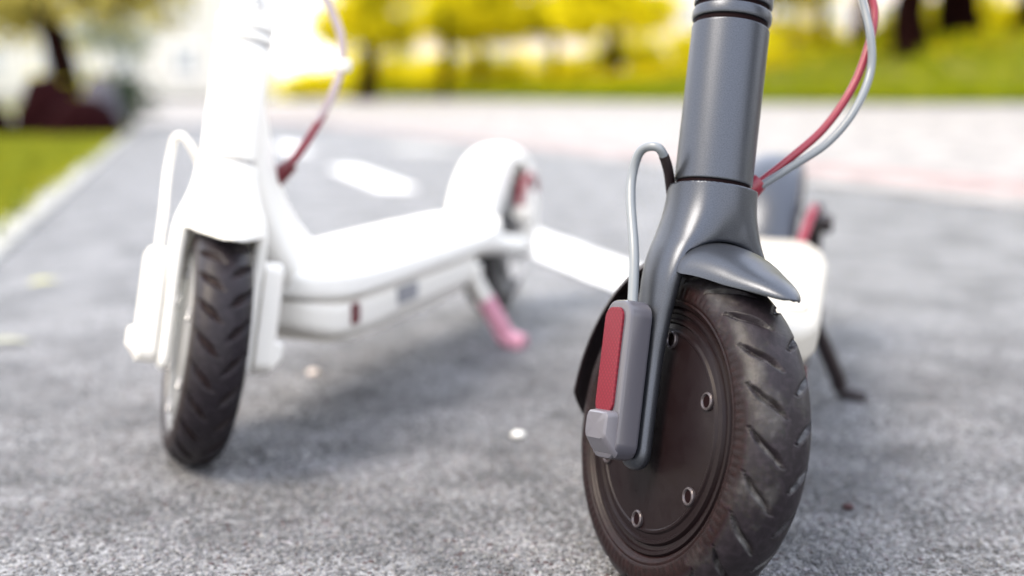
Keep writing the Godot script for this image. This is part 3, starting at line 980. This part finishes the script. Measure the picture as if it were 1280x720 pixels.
		var mm := StandardMaterial3D.new()
		mm.albedo_color = q[3]
		mm.roughness = 0.6
		tag(part(self, "fallen_leaf", solid([sheet(O, I, 13, 7)]), mm, Transform3D(Basis(Vector3.UP, 1.57 + q[2]), q[0])), q[4], "leaf")

# ------------------------------------------------------------------ trees and far things
func sprig(sd: int, size: float, n := 6) -> ArrayMesh:
	var r := RandomNumberGenerator.new()
	r.seed = sd
	var st := SurfaceTool.new()
	st.begin(Mesh.PRIMITIVE_TRIANGLES)
	for i in n:
		var d := Vector3(r.randf_range(-1, 1), r.randf_range(-0.8, 0.9), r.randf_range(-1, 1)).normalized()
		var s := d.cross(Vector3(r.randf_range(-1, 1), r.randf_range(-1, 1), r.randf_range(-1, 1))).normalized() * size * 0.32
		var b := d * size * 0.15
		var tip := d * size * r.randf_range(0.8, 1.2)
		var mid := b.lerp(tip, 0.5) + d.cross(s).normalized() * size * 0.08
		for q in [b, mid + s, tip, b, tip, mid - s]: st.add_vertex(q)
	st.generate_normals()
	return st.commit()

# puffs: [centre, radii] in the tree's own space, tones: two linear colours
func crown(parent: Node, puffs: Array, n: int, size: float, c0: Color, c1: Color, sd: int) -> void:
	var r := RandomNumberGenerator.new()
	r.seed = sd
	var xf := []
	var co := []
	var clump := []
	for i in n / 40:
		var p = puffs[r.randi() % puffs.size()]
		var d := Vector3(r.randfn(), r.randfn(), r.randfn()).normalized() * pow(r.randf(), 0.4)
		clump.append([p[0] + d * p[1], r.randf()])
	for i in n:
		var c = clump[r.randi() % clump.size()]
		var q: Vector3 = c[0] + Vector3(r.randfn(), r.randfn() * 0.7, r.randfn()) * size * 2.0
		xf.append(Transform3D(Basis(Vector3(r.randf() - 0.5, 1, r.randf() - 0.5).normalized(), r.randf() * TAU).scaled(Vector3.ONE * r.randf_range(0.7, 1.3)), q))
		co.append(c0.lerp(c1, clampf(c[1] + r.randf_range(-0.3, 0.3), 0, 1)))
	var key := "sprig%.2f" % size
	if not cache.has(key): cache[key] = sprig(7, size)
	tag(scatter("crown", parent, cache[key], M.leaves, xf, co), "", "", "", "stuff")

func trunk_mesh(r: float, h: float, lean: Vector3, limbs: Array, sd: int) -> ArrayMesh:
	var g := RandomNumberGenerator.new()
	g.seed = sd
	var pts := [Vector3(0, -0.15, 0)]
	for i in 5:
		var t := (i + 1) / 5.0
		pts.append(Vector3(g.randf_range(-1, 1) * r * 0.5, h * t, g.randf_range(-1, 1) * r * 0.5) + lean * t * t)
	var rings := []
	var path := spline(pts, 5)
	for i in path.size():
		var ring := PackedVector3Array()
		var t := float(i) / (path.size() - 1)
		var rad := r * (1.0 - 0.55 * t) * (1.0 + 0.45 * exp(-t * h / 0.22))
		for k in 12:
			var a := TAU * k / 12
			ring.append(path[i] + Vector3(cos(a), 0, sin(a)) * rad * (1.0 + 0.08 * sin(a * 3.0 + i)))
		rings.append(ring)
	var lists := [skin(rings)]
	made_limbs = []
	for l in limbs:
		var from: Vector3 = path[clampi(int(float(l[0]) * path.size()), 0, path.size() - 1)]
		var to: Vector3 = l[1]
		made_limbs.append(solid([tube(spline([from, from.lerp(to, 0.5) + Vector3(0, 0.25, 0), to], 5), r * 0.38, r * 0.08, 7)], 60.0))
	return solid(lists, 60.0)

func tree(called: String, label: String, group: String, x: float, y: float, z: float, r: float, h: float, lean: Vector3, puffs: Array, n: int, size: float, c0: Color, c1: Color, sd: int) -> void:
	var o := base(called, Transform3D(Basis(), Vector3(x, y, z)))
	tag(o, label, "tree", group)
	var limbs := []
	for i in puffs.size(): limbs.append([clampf(0.45 + 0.1 * i, 0.3, 0.95), puffs[i][0]])
	part(o, "trunk", trunk_mesh(r, h, lean, limbs, sd), M.bark)
	for l in made_limbs: part(o, "limb", l, M.bark)
	crown(o, puffs, n, size, c0, c1, sd)

func bush(called: String, label: String, category: String, group: String, at: Vector3, puffs: Array, n: int, size: float, c0: Color, c1: Color, sd: int) -> void:
	var o := base(called, Transform3D(Basis(), at))
	tag(o, label, category, group)
	for p in puffs: part(o, "stem", solid([tube(spline([Vector3(p[0].x * 0.2, -0.05, p[0].z * 0.2), p[0] * 0.6, p[0]], 4), 0.03, 0.008, 6)]), M.bark)
	crown(o, puffs, n, size, c0, c1, sd)

func box_tris(c: Vector3, s: Vector3, bevel := 0.01) -> PackedVector3Array:
	return moved(slab(s.x / 2, s.y / 2, bevel, s.z / 2, bevel, 2), Transform3D(Basis(), c))

func building(label: String, at: Vector3, turn: float, size: Vector3, wall_mat: Material, cols: int, sill: float) -> void:
	var o := base("building", Transform3D(Basis(Vector3.UP, turn), at))
	tag(o, label, "building")
	part(o, "wall", solid([box_tris(Vector3(0, size.y / 2, -size.z / 2), size, 0.03)]), wall_mat)
	var roof := part(o, "roof", solid([box_tris(Vector3(0, size.y + 0.12, -size.z / 2), Vector3(size.x + 0.8, 0.25, size.z + 0.8), 0.04)]), M.roof)
	part(o, "plinth", solid([box_tris(Vector3(0, 0.2, 0.03), Vector3(size.x + 0.1, 0.8, 0.08), 0.02)]), M.kerb_stone)
	for f in 2:
		for i in cols:
			var x := (i + 0.5) / cols * size.x - size.x / 2
			var y := sill + f * 3.2
			if y + 1.8 > size.y: continue
			var w := part(o, "window", solid([box_tris(Vector3(x, y - 0.05, 0.07), Vector3(1.6, 0.10, 0.16))]), M.frame_white)
			part(w, "frame", solid([box_tris(Vector3(x, y + 1.65, 0.04), Vector3(1.5, 0.12, 0.10))]), M.frame_white)
			for q in [-0.69, 0.0, 0.69]: part(w, "frame", solid([box_tris(Vector3(x + q, y + 0.8, 0.04), Vector3(0.1, 1.58, 0.10))]), M.frame_white)
			part(w, "pane", solid([box_tris(Vector3(x, y + 0.8, 0.012), Vector3(1.29, 1.59, 0.03), 0.004)]), M.window_glass)

func surroundings() -> void:
	var yellow0 := Color(0.40, 0.38, 0.012)
	var yellow1 := Color(0.96, 0.84, 0.015)
	var green0 := Color(0.16, 0.20, 0.02)
	# far buildings
	building("long cream building behind the yellow trees", Vector3(16.0, 1.2, -86.0), -0.12, Vector3(58.0, 9.0, 10.0), M.facade, 17, 1.4)
	building("white building at the far end of the path", Vector3(-25.0, 0.35, -66.0), 0.25, Vector3(24.0, 8.0, 10.0), M.pale_facade, 7, 1.6)
	# trees on the far lawn
	var T := [
		[-5.4, -44.0, 0.40, 4.2, Vector3(0.3, 0, 0), "dark trunked yellow tree at the left end of the far lawn", 1.1],
		[-2.6, -50.0, 0.16, 4.4, Vector3(-0.2, 0, 0), "slender yellow tree in the middle of the far lawn, left of the lone leaning one", 1.0],
		[-1.2, -45.0, 0.13, 3.4, Vector3(0.2, 0, 0), "slim yellow tree standing between the slender one and the leaning one", 0.95],
		[1.5, -46.0, 0.14, 3.6, Vector3(0.1, 0, 0), "yellow tree directly behind and left of the leaning one", 1.0],
		[9.4, -44.0, 0.18, 3.8, Vector3(0.2, 0, 0), "yellow tree seen just right of the grey head tube's top", 1.1],
		[3.05, -37.0, 0.27, 4.0, Vector3(0.35, 0, 0.1), "lone leaning dark tree just left of the grey scooter's head tube", 0.9],
		[8.3, -29.0, 0.22, 4.6, Vector3(-0.1, 0, 0), "thin tree in the grove at right, nearest to the grey scooter's cables", 1.0],
		[8.0, -24.0, 0.36, 4.6, Vector3(0.2, 0, 0), "middle dark trunk of the grove at right", 1.0],
		[9.3, -25.0, 0.46, 5.0, Vector3(0.0, 0, 0.2), "thickest dark trunk of the grove at right", 1.1],
		[10.85, -25.5, 0.36, 5.0, Vector3(-0.3, 0, 0), "dark tree at the right edge of the view", 1.1],
		[-2.25, -40.0, 0.13, 4.6, Vector3(0.1, 0, 0), "thin bare lower trunk standing before the slim yellow trees", 1.15],
		[10.3, -40.0, 0.18, 4.6, Vector3(-0.15, 0, 0), "high crowned tree seen between the head tube and the cables", 1.15],
	]
	for i in T.size():
		var t = T[i]
		var y := lawn_height(t[0], t[1])
		var k: float = t[6]
		var puffs := [[Vector3(0, 2.7, 0) * k, Vector3(1.1, 0.7, 1.1) * k], [Vector3(0.9, 2.1, 0.4) * k, Vector3(0.6, 0.35, 0.6) * k], [Vector3(-0.8, 2.3, -0.3) * k, Vector3(0.6, 0.4, 0.6) * k], [Vector3(0.2, 4.0, 0.0) * k, Vector3(1.6, 0.9, 1.5) * k]]
		if i > 6: puffs = [[Vector3(0, 4.4, 0) * k, Vector3(2.4, 1.3, 2.2) * k], [Vector3(1.7, 3.3, 0.4) * k, Vector3(1.5, 0.8, 1.4) * k], [Vector3(-1.6, 3.4, -0.3) * k, Vector3(1.5, 0.8, 1.4) * k], [Vector3(0.3, 3.5, 1.5) * k, Vector3(1.4, 0.8, 1.2) * k], [Vector3(0.2, 6.2, 0.0) * k, Vector3(1.7, 1.2, 1.7) * k]]
		tree("park_tree", t[5], "yellow leaved trees on the far lawn", t[0], y, t[1], t[2], t[3], t[4], puffs, 1900 if i < 7 else 4000, 0.20, yellow0, yellow1, 20 + i)
	for q in [[6.4, 0.6, "unseen dark evergreen added beyond the right edge, level with the camera"], [8.6, -8.2, "farther unseen dark evergreen added beyond the right edge, before the grove"]]:  # out of view, added to put dark reflections in the grey tube
		tree("unseen_evergreen", q[2], "", q[0], rise(q[0], q[1]), q[1], 0.2, 3.4, Vector3.ZERO, [[Vector3(0, 1.6, 0), Vector3(1.5, 1.3, 1.6)], [Vector3(0.2, 3.0, 0), Vector3(1.4, 1.2, 1.5)], [Vector3(0, 4.4, 0.2), Vector3(1.0, 1.0, 1.1)]], 1300, 0.22, Color(0.012, 0.014, 0.008), Color(0.05, 0.05, 0.02), 90 + int(q[0] * 7.0))
	# shrubs along the back of the lawn
	var where := [[-8.5, -52.0, 1.5], [-6.2, -55.0, 1.9], [-3.6, -57.0, 1.2], [-0.8, -52.0, 1.6], [2.2, -50.0, 1.1], [4.6, -48.0, 1.7], [7.4, -46.0, 1.3], [10.2, -43.0, 1.8], [13.2, -41.0, 1.5], [16.0, -38.0, 1.7], [6.5, -36.0, 0.9], [12.0, -33.0, 1.0], [10.35, -30.0, 0.55], [11.9, -30.5, 0.8]]
	var said := ["leftmost", "second from the left", "third from the left", "tall fourth", "low fifth", "sixth", "low seventh", "broad eighth", "ninth", "last, rightmost", "low front", "low front right", "smallest round", "small round right hand"]
	for i in where.size():
		var q = where[i]
		var s: float = q[2] * (0.5 if i < 12 else 1.0)
		var puffs := [[Vector3(0, s * 0.75, 0), Vector3(1.3, 0.55, 1.0) * s], [Vector3(1.0, 0.6, 0.2) * s, Vector3(0.9, 0.5, 0.7) * s], [Vector3(-1.0, 0.55, 0.1) * s, Vector3(0.9, 0.5, 0.7) * s]]
		bush("yellow_shrub", "%s yellow leaved shrub in the row behind the far lawn" % said[i], "shrub", "yellow shrubs behind the far lawn", Vector3(q[0], lawn_height(q[0], q[1]), q[1]), puffs, 1000, 0.17, yellow0, yellow1, 60 + i)
	# left side: tree, dark boulders, low plants
	tree("verge_tree", "dark tree standing on the left verge behind the boulders", "", -5.22, 0.03, -14.0, 0.18, 3.6, Vector3(-1.2, 0, 0), [[Vector3(0.2, 3.4, 0), Vector3(1.6, 0.9, 1.4)], [Vector3(0.85, 1.55, 0.3), Vector3(0.5, 0.2, 0.5)], [Vector3(-0.75, 1.4, -0.3), Vector3(0.35, 0.3, 0.5)], [Vector3(0.1, 4.6, 0), Vector3(1.5, 0.9, 1.4)]], 1500, 0.11, Color(0.25, 0.21, 0.06), Color(0.70, 0.62, 0.16), 41)
	var rocks := [[Vector3(-4.36, 0.0, -11.3), Vector3(0.32, 0.57, 0.30), "tall rounded dark maroon boulder left on the verge"], [Vector3(-3.90, 0.0, -10.9), Vector3(0.36, 0.37, 0.30), "low dark boulder on the verge close to the kerb"], [Vector3(-4.92, 0.0, -11.0), Vector3(0.33, 0.42, 0.28), "dark boulder cut off by the left edge of the view"]]
	rocks.append([Vector3(-4.42, 0.0, -12.9), Vector3(0.24, 0.60, 0.25), "pale blue grey boulder rising behind the two dark boulders"])
	for i in rocks.size():
		var q = rocks[i]
		var n := FastNoiseLite.new()
		n.seed = 30 + i
		n.frequency = 0.9
		var rings := []
		for a in 14:
			var la := lerpf(-0.5, PI / 2 - 0.06, a / 13.0)
			var ring := PackedVector3Array()
			for k in 22:
				var lo := TAU * k / 22
				var d := Vector3(cos(la) * cos(lo), sin(la), cos(la) * sin(lo))
				ring.append(d * q[1] * (1.0 + 0.16 * n.get_noise_3dv(d * 1.6)))
			rings.append(ring)
		tag(part(self, "boulder", solid([skin(rings)], 30.0), M.boulder if i < 3 else M.pale_rock, Transform3D(Basis(), q[0])), q[2], "boulder", "boulders on the left verge")
	bush("verge_plant", "small dark leafy plant beside the low boulder", "plant", "", Vector3(-4.45, 0.03, -14.0), [[Vector3(0, 0.30, 0), Vector3(0.07, 0.2, 0.07)]], 160, 0.07, Color(0.03, 0.05, 0.03), Color(0.10, 0.13, 0.08), 51)
	bush("verge_shrub", "light yellow green shrub at the foot of the verge tree", "shrub", "", Vector3(-5.05, 0.03, -14.2), [[Vector3(0, 0.35, 0), Vector3(0.5, 0.3, 0.3)]], 300, 0.07, Color(0.3, 0.32, 0.06), yellow1, 52)
	bush("grey_green_shrub", "grey green shrub standing before the white building", "shrub", "", Vector3(-9.3, 0.1, -29.0), [[Vector3(-0.5, 1.9, 0), Vector3(1.0, 0.3, 0.5)], [Vector3(0.4, 1.7, 0), Vector3(0.7, 0.25, 0.5)]], 210, 0.15, Color(0.12, 0.15, 0.10), Color(0.3, 0.33, 0.24), 53)

# ------------------------------------------------------------------
func _ready() -> void:
	var cam := Camera3D.new()
	cam.name = "camera"
	cam.fov = 27.32
	cam.near = 0.05
	cam.far = 1500.0
	cam.position = Vector3(0, 0.3176, 0)
	cam.rotation = Vector3(-0.1541, 0, 0)
	var lens := CameraAttributesPhysical.new()
	lens.frustum_focal_length = 49.38
	lens.frustum_focus_distance = 0.735
	lens.frustum_near = 0.05
	lens.frustum_far = 1500.0
	lens.exposure_aperture = 3.0
	cam.attributes = lens
	cam.current = true
	add_child(cam)
	var env := Environment.new()
	env.background_mode = Environment.BG_SKY
	var sky := ProceduralSkyMaterial.new()
	sky.sky_top_color = Color(0.85, 0.885, 0.96)
	sky.sky_horizon_color = Color(1.0, 0.97, 0.93)
	sky.sky_curve = 0.15
	sky.sky_energy_multiplier = 0.95
	sky.ground_bottom_color = Color(0.5, 0.5, 0.45)
	sky.ground_horizon_color = Color(0.8, 0.78, 0.7)
	env.sky = Sky.new()
	env.sky.sky_material = sky
	env.tonemap_mode = Environment.TONE_MAPPER_LINEAR
	env.tonemap_exposure = 4.1
	env.sdfgi_enabled = true
	env.ssao_enabled = true
	env.ssil_enabled = true
	var we := WorldEnvironment.new()
	we.name = "environment"
	we.environment = env
	add_child(we)
	var sun := DirectionalLight3D.new()
	sun.name = "sun"
	sun.light_color = Color(1.0, 0.95, 0.88)
	sun.light_energy = 0.5
	sun.light_angular_distance = 28.0
	sun.shadow_enabled = true
	sun.rotation = Vector3(deg_to_rad(-52.0), deg_to_rad(-60.0), 0)
	add_child(sun)
	materials()
	ground()
	surroundings()
	var s := scooter(Vector3(0.10614, -0.00167, -0.74847), -0.27514, 0.05987, 0.69706, true)
	tag(s, "grey electric kick scooter in focus, front wheel turned, red reflector on its fork", "scooter", "electric scooters parked on the path")
	s = scooter(Vector3(-0.27641, -0.0014, -1.03693), -0.30539, 0.03267, 0.66857, false)
	tag(s, "white electric kick scooter parked behind on its pink tipped kickstand", "scooter", "electric scooters parked on the path")
